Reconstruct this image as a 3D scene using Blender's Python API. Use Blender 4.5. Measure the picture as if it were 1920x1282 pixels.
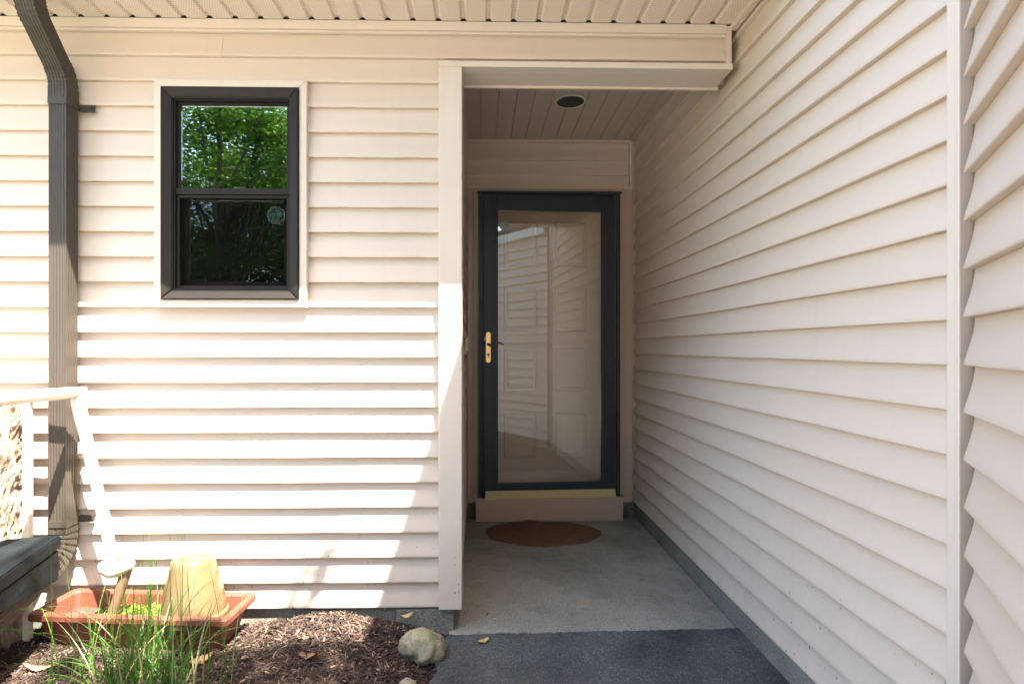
import bpy, bmesh, math, random
from mathutils import Vector, Matrix, noise
R = math.radians
random.seed(7)
for o in list(bpy.data.objects): bpy.data.objects.remove(o)
scene = bpy.context.scene
C = scene.collection

# ------------------------------------------------------------------ camera, sky, sun, exposure
cam_data = bpy.data.cameras.new('camera')
cam = bpy.data.objects.new('camera', cam_data); C.objects.link(cam)
cam.location = (0, -2.32, 1.15)
cam.rotation_euler = (R(90), 0, R(-1.16))
cam_data.sensor_width = 36; cam_data.lens = 20.0
cam_data.shift_x = 0.020; cam_data.shift_y = 0.00625
cam_data.clip_start = 0.02; cam_data.clip_end = 500
scene.camera = cam

SUN = Vector((0.32, -0.40, 1.0)).normalized()          # towards the sun
world = bpy.data.worlds.new('World'); scene.world = world
world.use_nodes = True
wn = world.node_tree.nodes; wl = world.node_tree.links
bg = wn['Background']; bg.inputs['Strength'].default_value = 0.15
sky = wn.new('ShaderNodeTexSky'); sky.sky_type = 'NISHITA'; sky.sun_disc = False
sky.sun_elevation = math.asin(SUN.z); sky.sun_rotation = math.atan2(SUN.x, SUN.y)
sky.air_density = 1.0; sky.dust_density = 2.5; sky.ozone_density = 0.5
wl.new(sky.outputs[0], bg.inputs['Color'])
sun_data = bpy.data.lights.new('sun', 'SUN'); sun_data.energy = 5.0
sun_data.angle = R(0.53); sun_data.color = (1.0, 0.94, 0.85)
sun = bpy.data.objects.new('sun', sun_data); C.objects.link(sun)
sun.location = SUN * 40
sun.rotation_euler = (-SUN).to_track_quat('-Z', 'Y').to_euler()
vs = scene.view_settings
vs.view_transform = 'Standard'; vs.look = 'None'; vs.gamma = 1.0
vs.exposure = 2.95; vs.use_curve_mapping = False
scene.render.engine = 'CYCLES'
scene.cycles.max_bounces = 10; scene.cycles.diffuse_bounces = 6
scene.cycles.glossy_bounces = 5; scene.cycles.transparent_max_bounces = 12

# ------------------------------------------------------------------ materials
def new_mat(name):
    m = bpy.data.materials.new(name); m.use_nodes = True
    nt = m.node_tree; b = nt.nodes['Principled BSDF']
    return m, nt, b
def N(nt, kind, **kw):
    n = nt.nodes.new(kind)
    for k, v in kw.items():
        if k in n.inputs: n.inputs[k].default_value = v
        else: setattr(n, k, v)
    return n
def pos(nt): return nt.nodes.new('ShaderNodeNewGeometry').outputs['Position']
def mapped(nt, scale, src=None):
    mp = nt.nodes.new('ShaderNodeMapping'); mp.inputs['Scale'].default_value = scale
    nt.links.new(src or pos(nt), mp.inputs['Vector']); return mp.outputs[0]
def ramp(nt, fac, stops):
    r = nt.nodes.new('ShaderNodeValToRGB')
    els = r.color_ramp.elements
    while len(els) < len(stops): els.new(0.5)
    for e, (p, c) in zip(els, stops):
        e.position = p; e.color = (*c, 1) if len(c) == 3 else c
    nt.links.new(fac, r.inputs['Fac']); return r.outputs['Color']
def mix(nt, fac, a, b, blend='MIX'):
    n = nt.nodes.new('ShaderNodeMix'); n.data_type = 'RGBA'; n.blend_type = blend
    for sock, v in ((n.inputs[0], fac), (n.inputs[6], a), (n.inputs[7], b)):
        if hasattr(v, 'is_output'): nt.links.new(v, sock)
        else: sock.default_value = v if not isinstance(v, tuple) else ((*v, 1) if len(v) == 3 else v)
    return n.outputs[2]
def math_n(nt, op, a, b=None):
    n = nt.nodes.new('ShaderNodeMath'); n.operation = op
    for i, v in enumerate((a, b)):
        if v is None: continue
        if hasattr(v, 'is_output'): nt.links.new(v, n.inputs[i])
        else: n.inputs[i].default_value = v
    return n.outputs[0]
def noise_tex(nt, vec, scale, detail=4, rough=0.55):
    n = N(nt, 'ShaderNodeTexNoise', Scale=scale, Detail=detail, Roughness=rough)
    nt.links.new(vec, n.inputs['Vector']); return n.outputs['Fac']
def bump(nt, b, height, strength, dist, prev=None):
    bn = N(nt, 'ShaderNodeBump', Strength=strength, Distance=dist)
    nt.links.new(height, bn.inputs['Height'])
    if prev: nt.links.new(prev, bn.inputs['Normal'])
    nt.links.new(bn.outputs[0], b.inputs['Normal']); return bn.outputs[0]

def ramp_val(nt, v, a, b_):
    n = nt.nodes.new('ShaderNodeMapRange'); n.inputs[1].default_value = a; n.inputs[2].default_value = b_
    nt.links.new(v, n.inputs[0]); return n.outputs[0]

def vinyl(name, col, dirt=True, rough=0.42, grain=(2.0, 2.0, 60.0)):
    m, nt, b = new_mat(name)
    p = pos(nt)
    big = noise_tex(nt, mapped(nt, (1.3, 1.3, 2.2), p), 1.0, 3)
    c = mix(nt, big, tuple(x * 0.93 for x in col), tuple(min(1, x * 1.05) for x in col))
    oi = nt.nodes.new('ShaderNodeObjectInfo')            # no two panels weathered quite alike
    c = mix(nt, math_n(nt, 'MULTIPLY', oi.outputs['Random'], 0.07), c, (0.33, 0.30, 0.27))
    streak = ramp_val(nt, noise_tex(nt, mapped(nt, (22, 22, 1.2), p), 1.0, 4, 0.6), 0.56, 0.80)
    c = mix(nt, math_n(nt, 'MULTIPLY', streak, 0.10), c, (0.30, 0.26, 0.22))
    if dirt:                                            # mud flecks splashed up along the bottom courses
        sx = nt.nodes.new('ShaderNodeSeparateXYZ'); nt.links.new(p, sx.inputs[0])
        low = nt.nodes.new('ShaderNodeMapRange'); low.inputs[1].default_value = 0.62; low.inputs[2].default_value = 0.08
        low.inputs[3].default_value = 0.0; low.inputs[4].default_value = 1.0
        nt.links.new(sx.outputs[2], low.inputs[0])
        v = N(nt, 'ShaderNodeTexVoronoi', Scale=70.0); nt.links.new(mapped(nt, (1, 1, 0.55), p), v.inputs['Vector'])
        sep = nt.nodes.new('ShaderNodeSeparateColor'); nt.links.new(v.outputs['Color'], sep.inputs[0])
        rad = math_n(nt, 'MULTIPLY', math_n(nt, 'POWER', sep.outputs[0], 3.6), math_n(nt, 'ADD', math_n(nt, 'MULTIPLY', low.outputs[0], 0.26), 0.035))
        fleck = math_n(nt, 'LESS_THAN', v.outputs['Distance'], rad)
        patch = math_n(nt, 'GREATER_THAN', noise_tex(nt, p, 3.3, 2), 0.43)
        c = mix(nt, math_n(nt, 'MULTIPLY', math_n(nt, 'MULTIPLY', fleck, patch), 0.75), c, (0.07, 0.05, 0.035))
        film = math_n(nt, 'MULTIPLY', math_n(nt, 'MULTIPLY', low.outputs[0], noise_tex(nt, mapped(nt, (5, 5, 2), p), 2.0, 5)), 0.42)
        c = mix(nt, film, c, (0.27, 0.22, 0.17))
    nt.links.new(c, b.inputs['Base Color'])
    b.inputs['Roughness'].default_value = rough
    b.inputs['Specular IOR Level'].default_value = 0.35
    g = noise_tex(nt, mapped(nt, grain, p), 6.0, 4)
    n1 = bump(nt, b, g, 0.12, 0.0015)
    w = noise_tex(nt, mapped(nt, (3, 3, 9), p), 1.0, 2)
    bump(nt, b, w, 0.35, 0.006, n1)
    return m
def plain(name, col, rough=0.5, metal=0.0, var=0.12, scale=30.0, bmp=0.1, spec=0.5, coat=0.0):
    m, nt, b = new_mat(name)
    f = noise_tex(nt, pos(nt), scale, 4)
    c = mix(nt, f, tuple(x * (1 - var) for x in col), tuple(min(1, x * (1 + var)) for x in col))
    nt.links.new(c, b.inputs['Base Color'])
    b.inputs['Roughness'].default_value = rough; b.inputs['Metallic'].default_value = metal
    b.inputs['Specular IOR Level'].default_value = spec; b.inputs['Coat Weight'].default_value = coat
    if bmp: bump(nt, b, f, bmp, 0.002)
    return m
M = {}
M['vinyl'] = vinyl('beige_vinyl', (0.65, 0.54, 0.44))
M['trim'] = vinyl('beige_trim', (0.67, 0.57, 0.475), grain=(40, 40, 2))
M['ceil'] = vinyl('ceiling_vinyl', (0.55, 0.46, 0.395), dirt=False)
M['bronze'] = plain('bronze_frame', (0.020, 0.0155, 0.012), 0.5, var=0.15, spec=0.2)
M['spout'] = plain('bronze_aluminium', (0.058, 0.047, 0.036), 0.42, var=0.15, scale=12, spec=0.35)
M['stormblack'] = plain('storm_door_paint', (0.030, 0.037, 0.044), 0.42, spec=0.35)
M['brass'] = plain('polished_brass', (0.86, 0.60, 0.22), 0.28, 1.0, 0.05)
M['gold'] = plain('brass_strip', (0.66, 0.55, 0.28), 0.5, 0.3, 0.06)
M['darkbrass'] = plain('aged_lever', (0.16, 0.11, 0.06), 0.35, 0.9)
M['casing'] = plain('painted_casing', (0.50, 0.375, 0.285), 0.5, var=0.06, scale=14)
M['entry'] = plain('entry_door_paint', (0.60, 0.44, 0.325), 0.45, var=0.05)
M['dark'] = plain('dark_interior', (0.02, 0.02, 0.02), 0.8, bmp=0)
M['lampglass'] = plain('dark_baffle', (0.012, 0.018, 0.018), 0.35)
M['white'] = plain('white_ring', (0.70, 0.70, 0.66), 0.4, var=0.04)
M['roof'] = plain('roof_shingle', (0.10, 0.09, 0.08), 0.9)
M['bellbtn'] = plain('doorbell_plastic', (0.62, 0.52, 0.36), 0.4)

def perforated():
    m, nt, b = new_mat('perforated_soffit')
    p = pos(nt); col = (0.78, 0.68, 0.575)
    sx = nt.nodes.new('ShaderNodeSeparateXYZ'); nt.links.new(p, sx.inputs[0])
    pitch = 0.0062
    row = math_n(nt, 'DIVIDE', sx.outputs[1], pitch)
    shift = math_n(nt, 'MULTIPLY', math_n(nt, 'MODULO', math_n(nt, 'FLOOR', math_n(nt, 'ADD', row, 1000.0)), 2.0), 0.5)
    fx = math_n(nt, 'SUBTRACT', math_n(nt, 'FRACT', math_n(nt, 'ADD', math_n(nt, 'DIVIDE', math_n(nt, 'ADD', sx.outputs[0], 50), pitch), shift)), 0.5)
    fy = math_n(nt, 'SUBTRACT', math_n(nt, 'FRACT', math_n(nt, 'ADD', row, 1000.0)), 0.5)
    d = math_n(nt, 'SQRT', math_n(nt, 'ADD', math_n(nt, 'MULTIPLY', fx, fx), math_n(nt, 'MULTIPLY', fy, fy)))
    hole = math_n(nt, 'LESS_THAN', d, 0.23)
    big = noise_tex(nt, p, 2.0, 2)
    c = mix(nt, big, tuple(x * 0.95 for x in col), col)
    nt.links.new(mix(nt, hole, c, (0.22, 0.16, 0.12)), b.inputs['Base Color'])
    b.inputs['Roughness'].default_value = 0.5
    return m
M['perf'] = perforated()

def glass(name, refl, tint=(1, 1, 1)):
    m, nt, b = new_mat(name)
    nt.nodes.remove(b)
    out = nt.nodes['Material Output']
    tr = nt.nodes.new('ShaderNodeBsdfTransparent'); tr.inputs['Color'].default_value = (*tint, 1)
    gl = nt.nodes.new('ShaderNodeBsdfGlossy'); gl.inputs['Roughness'].default_value = 0.0
    gl.inputs['Color'].default_value = (0.95, 1.0, 0.97, 1)
    w = noise_tex(nt, mapped(nt, (1, 1, 1)), 2.2, 1)
    bn = N(nt, 'ShaderNodeBump', Strength=0.03, Distance=0.01); nt.links.new(w, bn.inputs['Height'])
    nt.links.new(bn.outputs[0], gl.inputs['Normal'])
    fr = nt.nodes.new('ShaderNodeFresnel'); fr.inputs['IOR'].default_value = 1.5
    fac = math_n(nt, 'MINIMUM', math_n(nt, 'ADD', fr.outputs[0], refl), 1.0)
    ms = nt.nodes.new('ShaderNodeMixShader')
    nt.links.new(fac, ms.inputs[0]); nt.links.new(tr.outputs[0], ms.inputs[1]); nt.links.new(gl.outputs[0], ms.inputs[2])
    nt.links.new(ms.outputs[0], out.inputs['Surface'])
    return m
M['storm_glass'] = glass('storm_glass', 0.055, (0.97, 0.96, 0.94))
M['window_glass'] = glass('coated_window_glass', 0.22, (0.75, 0.80, 0.76))
def translucent_film(name, col, op):
    m, nt, b = new_mat(name)
    out = nt.nodes['Material Output']
    b.inputs['Base Color'].default_value = (*col, 1); b.inputs['Roughness'].default_value = 0.9; b.inputs['Specular IOR Level'].default_value = 0.0
    tr = nt.nodes.new('ShaderNodeBsdfTransparent'); ms = nt.nodes.new('ShaderNodeMixShader')
    ms.inputs[0].default_value = op
    nt.links.new(tr.outputs[0], ms.inputs[1]); nt.links.new(b.outputs[0], ms.inputs[2])
    nt.links.new(ms.outputs[0], out.inputs['Surface'])
    return m
M['screen'] = translucent_film('insect_screen', (0.006, 0.006, 0.005), 0.32)
M['sticker'] = translucent_film('pale_sticker', (0.22, 0.32, 0.28), 0.03)
M['sticker_pale'] = translucent_film('pale_green_sticker', (0.55, 0.63, 0.55), 0.55)
M['sticker_line'] = translucent_film('sticker_rim', (0.35, 0.42, 0.38), 0.09)
M['sticker_ink'] = translucent_film('sticker_ink', (0.06, 0.14, 0.14), 0.16)

def concrete(name, col, moss=0.3):
    m, nt, b = new_mat(name); p = pos(nt)
    f1 = noise_tex(nt, p, 2.3, 5, 0.6); f2 = noise_tex(nt, p, 160, 3); f3 = noise_tex(nt, p, 9, 5, 0.65)
    c = ramp(nt, f1, [(0.32, tuple(x * 0.70 for x in col)), (0.52, tuple(x * .97 for x in col)), (0.72, tuple(x * 1.12 for x in col))])
    c = mix(nt, math_n(nt, 'MULTIPLY', math_n(nt, 'GREATER_THAN', f3, 0.56), 0.22), c, (0.09, 0.085, 0.07))
    c = mix(nt, 0.55, c, ramp(nt, f2, [(0.36, (0.12, 0.12, 0.12)), (0.64, (0.95, 0.95, 0.95))]), 'SOFT_LIGHT')
    g = noise_tex(nt, p, 4.1, 4)
    c = mix(nt, math_n(nt, 'MULTIPLY', ramp_val(nt, g, 0.48, 0.7), moss), c, (0.115, 0.13, 0.085))
    nt.links.new(c, b.inputs['Base Color']); b.inputs['Roughness'].default_value = 0.92
    n1 = bump(nt, b, f2, 0.5, 0.002); bump(nt, b, f3, 0.25, 0.004, n1)
    return m
M['concrete'] = concrete('slab_concrete', (0.275, 0.255, 0.215), 0.45)
M['bounce'] = concrete('pale_bounce_concrete', (0.50, 0.46, 0.40), 0.1)  # kept pale so the added ground behind the camera reflects sunlight upward
M['foundation'] = concrete('foundation_concrete', (0.20, 0.19, 0.155), 0.75)

def asphalt():
    m, nt, b = new_mat('asphalt'); p = pos(nt)
    v = N(nt, 'ShaderNodeTexVoronoi', Scale=240.0); nt.links.new(p, v.inputs['Vector'])
    sep = nt.nodes.new('ShaderNodeSeparateColor'); nt.links.new(v.outputs['Color'], sep.inputs[0])
    c = ramp(nt, sep.outputs[0], [(0.0, (0.037, 0.039, 0.038)), (0.6, (0.060, 0.063, 0.061)), (0.92, (0.092, 0.095, 0.092)), (1.0, (0.15, 0.15, 0.145))])
    f = noise_tex(nt, p, 3.0, 4)
    c = mix(nt, 0.8, c, ramp(nt, f, [(0.35, (0.22, 0.22, 0.22)), (0.65, (0.8, 0.8, 0.8))]), 'SOFT_LIGHT')
    dust = ramp_val(nt, noise_tex(nt, p, 7.0, 6, 0.7), 0.55, 0.75)
    c = mix(nt, math_n(nt, 'MULTIPLY', dust, 0.35), c, (0.13, 0.12, 0.10))
    nt.links.new(c, b.inputs['Base Color']); b.inputs['Roughness'].default_value = 0.88
    bump(nt, b, v.outputs['Distance'], 0.7, 0.004)
    return m
M['asphalt'] = asphalt()
def soil(name, a, b_):
    m, nt, b = new_mat(name); p = pos(nt)
    f = noise_tex(nt, p, 45, 6, 0.7)
    nt.links.new(ramp(nt, f, [(0.3, a), (0.7, b_)]), b.inputs['Base Color'])
    b.inputs['Roughness'].default_value = 0.95; bump(nt, b, f, 0.9, 0.01)
    return m
M['mulch'] = soil('mulch_soil', (0.022, 0.014, 0.010), (0.075, 0.045, 0.033))
M['lawn'] = soil('lawn', (0.035, 0.055, 0.015), (0.07, 0.10, 0.03))
M['potsoil'] = soil('pot_soil', (0.03, 0.02, 0.014), (0.09, 0.06, 0.04))

def attr_mat(name, rough=0.9, transl=0.0, noise_scale=60.0, spec=0.3):
    """colour varies piece by piece through a mesh attribute"""
    m, nt, b = new_mat(name)
    a = nt.nodes.new('ShaderNodeAttribute'); a.attribute_name = 'tone'
    f = noise_tex(nt, pos(nt), noise_scale, 4)
    c = mix(nt, 0.5, a.outputs['Color'], ramp(nt, f, [(0.25, (0.3, 0.3, 0.3)), (0.75, (0.75, 0.75, 0.75))]), 'SOFT_LIGHT')
    nt.links.new(c, b.inputs['Base Color']); b.inputs['Roughness'].default_value = rough
    b.inputs['Specular IOR Level'].default_value = spec
    if transl:
        out = nt.nodes['Material Output']; t = nt.nodes.new('ShaderNodeBsdfTranslucent')
        nt.links.new(mix(nt, 1.0, c, (1.0, 1.12, 0.55), 'MULTIPLY'), t.inputs['Color'])
        ms = nt.nodes.new('ShaderNodeMixShader'); ms.inputs[0].default_value = transl
        nt.links.new(b.outputs[0], ms.inputs[1]); nt.links.new(t.outputs[0], ms.inputs[2])
        nt.links.new(ms.outputs[0], out.inputs['Surface'])
    return m
M['chips'] = attr_mat('bark_chips', 0.9)
M['leaves'] = attr_mat('tree_leaves', 0.5, 0.45, 20)
M['blade'] = attr_mat('grass_blades', 0.42, 0.30, 40, 0.4)
M['sedum'] = attr_mat('groundcover_leaves', 0.5, 0.25, 60)
M['deadleaf'] = plain('dry_leaf', (0.50, 0.33, 0.13), 0.7, var=0.35, scale=90)
M['brownleaf'] = plain('brown_leaf', (0.20, 0.11, 0.055), 0.8, var=0.35, scale=90)
M['terracotta'] = plain('terracotta_plastic', (0.17, 0.049, 0.028), 0.55, var=0.14, scale=9)
M['amber'] = plain('amber_glaze', (0.135, 0.095, 0.044), 0.34, var=0.3, scale=14, coat=0.3)
M['palewood'] = plain('pale_weathered_wood', (0.66, 0.56, 0.45), 0.75, var=0.2, scale=25, bmp=0.4)
M['pegwood'] = plain('brown_stick', (0.24, 0.13, 0.085), 0.8, var=0.25, scale=40, bmp=0.5)

def bark():
    m, nt, b = new_mat('bark'); p = pos(nt)
    f = noise_tex(nt, mapped(nt, (26, 26, 9), p), 1.0, 6, 0.7)
    nt.links.new(ramp(nt, f, [(0.32, (0.09, 0.05, 0.03)), (0.5, (0.34, 0.24, 0.17)), (0.7, (0.52, 0.42, 0.33))]), b.inputs['Base Color'])
    b.inputs['Roughness'].default_value = 0.95; bump(nt, b, f, 1.0, 0.02)
    return m
M['bark'] = bark()
def trunk_mat():
    m, nt, b = new_mat('trunk_bark'); p = pos(nt)
    f = noise_tex(nt, mapped(nt, (20, 20, 4), p), 1.0, 5, 0.7)
    nt.links.new(ramp(nt, f, [(0.3, (0.03, 0.022, 0.016)), (0.7, (0.12, 0.09, 0.07))]), b.inputs['Base Color'])
    b.inputs['Roughness'].default_value = 0.95; bump(nt, b, f, 0.8, 0.02)
    return m
M['trunk'] = trunk_mat()
def slate():
    m, nt, b = new_mat('dark_slate'); p = pos(nt)
    f = noise_tex(nt, p, 14, 6, 0.6); g = noise_tex(nt, p, 300, 2)
    c = ramp(nt, f, [(0.3, (0.006, 0.008, 0.009)), (0.7, (0.012, 0.016, 0.018))])
    c = mix(nt, 0.5, c, ramp(nt, g, [(0.35, (0.35, 0.35, 0.35)), (0.7, (0.7, 0.7, 0.7))]), 'SOFT_LIGHT')
    nt.links.new(c, b.inputs['Base Color']); b.inputs['Roughness'].default_value = 0.75; b.inputs['Specular IOR Level'].default_value = 0.10
    n1 = bump(nt, b, f, 0.5, 0.006); bump(nt, b, g, 0.3, 0.001, n1)
    return m
M['slate'] = slate()
def stone():
    m, nt, b = new_mat('lichened_stone'); p = pos(nt)
    f = noise_tex(nt, p, 13, 6, 0.65); g = noise_tex(nt, p, 120, 3); l = noise_tex(nt, p, 7, 3)
    c = ramp(nt, f, [(0.3, (0.060, 0.046, 0.032)), (0.48, (0.20, 0.165, 0.11)), (0.64, (0.38, 0.33, 0.25))])
    c = mix(nt, math_n(nt, 'MULTIPLY', ramp_val(nt, l, 0.45, 0.65), 0.6), c, (0.26, 0.26, 0.12))
    c = mix(nt, 0.5, c, ramp(nt, g, [(0.3, (0.3, 0.3, 0.3)), (0.7, (0.75, 0.75, 0.75))]), 'SOFT_LIGHT')
    nt.links.new(c, b.inputs['Base Color']); b.inputs['Roughness'].default_value = 0.92
    n1 = bump(nt, b, f, 0.7, 0.008); bump(nt, b, g, 0.5, 0.002, n1)
    return m
M['stone'] = stone()
def coir():
    m, nt, b = new_mat('coir_mat'); p = pos(nt)
    f = noise_tex(nt, p, 240, 3, 0.7); g = noise_tex(nt, p, 6, 3)
    c = ramp(nt, f, [(0.3, (0.125, 0.068, 0.044)), (0.7, (0.30, 0.175, 0.115))])
    c = mix(nt, 0.4, c, ramp(nt, g, [(0.3, (0.35, 0.35, 0.35)), (0.7, (0.65, 0.65, 0.65))]), 'SOFT_LIGHT')
    nt.links.new(c, b.inputs['Base Color']); b.inputs['Roughness'].default_value = 1.0
    b.inputs['Specular IOR Level'].default_value = 0.1
    bump(nt, b, f, 1.0, 0.006)
    return m
M['coir'] = coir()

# ------------------------------------------------------------------ mesh helpers
def link(name, me, mat, parent=None, loc=(0, 0, 0), rot=(0, 0, 0), scale=(1, 1, 1)):
    o = bpy.data.objects.new(name, me); C.objects.link(o)
    if mat is not None and me is not None and not me.materials: me.materials.append(M[mat] if isinstance(mat, str) else mat)
    o.parent = parent; o.location = loc; o.rotation_euler = rot; o.scale = scale
    return o
def empty(name, label, cat, loc=(0, 0, 0), group=None):
    o = bpy.data.objects.new(name, None); C.objects.link(o); o.location = loc
    return tag(o, label, cat, group)
def tag(o, label=None, cat=None, group=None, kind=None):
    if label: o['label'] = label
    if cat: o['category'] = cat
    if group: o['group'] = group
    if kind: o['kind'] = kind
    return o
def sub(o, parent):                                    # hang a world-space mesh on a thing that stands elsewhere
    o.parent = parent
    o.matrix_parent_inverse = Matrix.Translation(parent.location).inverted()
    return o
def mesh(name, verts, faces, smooth=False):
    me = bpy.data.meshes.new(name); me.from_pydata([tuple(v) for v in verts], [], faces); me.update()
    if smooth: me.polygons.foreach_set('use_smooth', [True] * len(me.polygons))
    return me
def bm_mesh(name, bm, smooth=False):
    bmesh.ops.recalc_face_normals(bm, faces=bm.faces[:])
    me = bpy.data.meshes.new(name); bm.to_mesh(me); bm.free()
    if smooth: me.polygons.foreach_set('use_smooth', [True] * len(me.polygons))
    return me
def bm_box(bm, x0, x1, y0, y1, z0, z1):
    vs_ = [bm.verts.new(p) for p in ((x0, y0, z0), (x1, y0, z0), (x1, y1, z0), (x0, y1, z0), (x0, y0, z1), (x1, y0, z1), (x1, y1, z1), (x0, y1, z1))]
    for f in ((0, 3, 2, 1), (4, 5, 6, 7), (0, 1, 5, 4), (1, 2, 6, 5), (2, 3, 7, 6), (3, 0, 4, 7)):
        bm.faces.new([vs_[i] for i in f])
def box(name, x0, x1, y0, y1, z0, z1, mat, parent=None, bev=0.0, seg=2):
    bm = bmesh.new(); bm_box(bm, x0, x1, y0, y1, z0, z1)
    if bev: bmesh.ops.bevel(bm, geom=bm.edges[:], offset=bev, segments=seg, affect='EDGES', profile=0.7)
    return link(name, bm_mesh(name, bm), mat, parent)
def boxes(name, lst, mat, parent=None):
    bm = bmesh.new()
    for b in lst: bm_box(bm, *b)
    return link(name, bm_mesh(name, bm), mat, parent)
def extrude_profile(name, prof, axis_pts, closed=True, smooth=False):
    """sweep: axis_pts is a list of functions profile->3d points"""
    verts, faces = [], []
    n = len(prof)
    for fn in axis_pts: verts += [fn(p) for p in prof]
    for i in range(len(axis_pts) - 1):
        for j in range(n if closed else n - 1):
            a, b = i * n + j, i * n + (j + 1) % n
            faces.append((a, b, b + n, a + n))
    if closed:
        faces.append(tuple(range(n))[::-1]); faces.append(tuple(range((len(axis_pts) - 1) * n, len(axis_pts) * n)))
    return mesh(name, verts, faces, smooth)
def tube(name, pts, radii, sides=8, caps=True, smooth=True):
    verts, faces = [], []
    pts = [Vector(p) for p in pts]
    up = Vector((0, 0, 1))
    for i, p in enumerate(pts):
        d = (pts[min(i + 1, len(pts) - 1)] - pts[max(i - 1, 0)]).normalized()
        ref = up if abs(d.z) < 0.9 else Vector((1, 0, 0))
        a = d.cross(ref).normalized(); b = d.cross(a).normalized()
        for k in range(sides):
            t = 2 * math.pi * k / sides
            verts.append(p + (a * math.cos(t) + b * math.sin(t)) * radii[i])
    for i in range(len(pts) - 1):
        for k in range(sides):
            a0 = i * sides + k; a1 = i * sides + (k + 1) % sides
            faces.append((a0, a1, a1 + sides, a0 + sides))
    if caps:
        faces.append(tuple(range(sides))[::-1]); faces.append(tuple(range((len(pts) - 1) * sides, len(pts) * sides)))
    return verts, faces

# ------------------------------------------------------------------ ground
def structure(o): o['kind'] = 'structure'; return o
gm = mesh('lawn', [(-60, -90, -0.06), (60, -90, -0.06), (60, 60, -0.06), (-60, 60, -0.06)], [(0, 1, 2, 3)])
structure(link('lawn', gm, 'lawn'))

def asphalt_mesh():
    rnd = random.Random(3)
    pts = []
    x = -0.125
    n = 240
    for i in range(n + 1):                              # ragged seam where asphalt meets the slab
        X = -0.125 + 1.19 * i / n
        Y = -0.036 + 0.028 * i / n + 0.006 * noise.noise((X * 7, 0, 0)) + 0.009 * noise.noise((X * 31, 4, 0)) + 0.006 * noise.noise((X * 90, 4, 2))
        pts.append((X, Y))
    right = [(1.065, -1.2), (0.26, -2.64), (-0.26, -2.64), (-0.225, -2.2)]
    left = []
    for i in range(60):
        Y = -2.1 + (2.1 - 0.05) * i / 60
        left.append((-0.155 - 0.03 * (-Y) + 0.018 * noise.noise((Y * 12, 7, 0)) + 0.012 * noise.noise((Y * 40, 2, 0)), Y))
    loop = pts + right + left
    bm = bmesh.new()
    top = [bm.verts.new((p[0], p[1], 0.004)) for p in loop]
    bot = [bm.verts.new((p[0], p[1], -0.05)) for p in loop]
    bm.faces.new(top)
    for i in range(len(loop)):
        j = (i + 1) % len(loop); bm.faces.new((top[i], bot[i], bot[j], top[j]))
    return bm_mesh('asphalt_path', bm)
structure(link('asphalt_path', asphalt_mesh(), 'asphalt'))
structure(box('bounce_slab', -9.0, 2.4, -9.6, -2.65, -0.2, 0.0, 'bounce', bev=0.01))  # unseen slab behind the camera, added to bounce sunlight onto soffit and walls
structure(box('concrete_slab', -0.125, 1.058, -0.06, 1.56, -0.3, 0.0, 'concrete', bev=0.004))

def mulch_h(x, y):
    e = max(0.0, min(1.0, (-0.13 - x - 0.02) / 0.22)); e = e * e * (3 - 2 * e)
    h = -0.03 + e * 0.075
    h += 0.058 * math.exp(-((x + 0.58) / 0.26) ** 2 - ((y + 0.10) / 0.11) ** 2)
    w = max(0.0, 1 + y / 0.07)                            # dips against the foundation
    h -= 0.03 * min(1, w) * e
    h += e * (0.014 * noise.noise((x * 6, y * 6, 0)) + 0.007 * noise.noise((x * 17, y * 17, 3)))
    return h
def mulch_bed():
    nx, ny = 130, 70
    vs_, fs = [], []
    for j in range(ny + 1):
        for i in range(nx + 1):
            x = -3.2 + 3.10 * i / nx; y = -1.9 + 1.93 * j / ny
            vs_.append((x, y, mulch_h(x, y)))
    for j in range(ny):
        for i in range(nx):
            a = j * (nx + 1) + i; fs.append((a, a + 1, a + nx + 2, a + nx + 1))
    return mesh('mulch_bed', vs_, fs, True)
structure(link('mulch_bed', mulch_bed(), 'mulch'))

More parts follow.
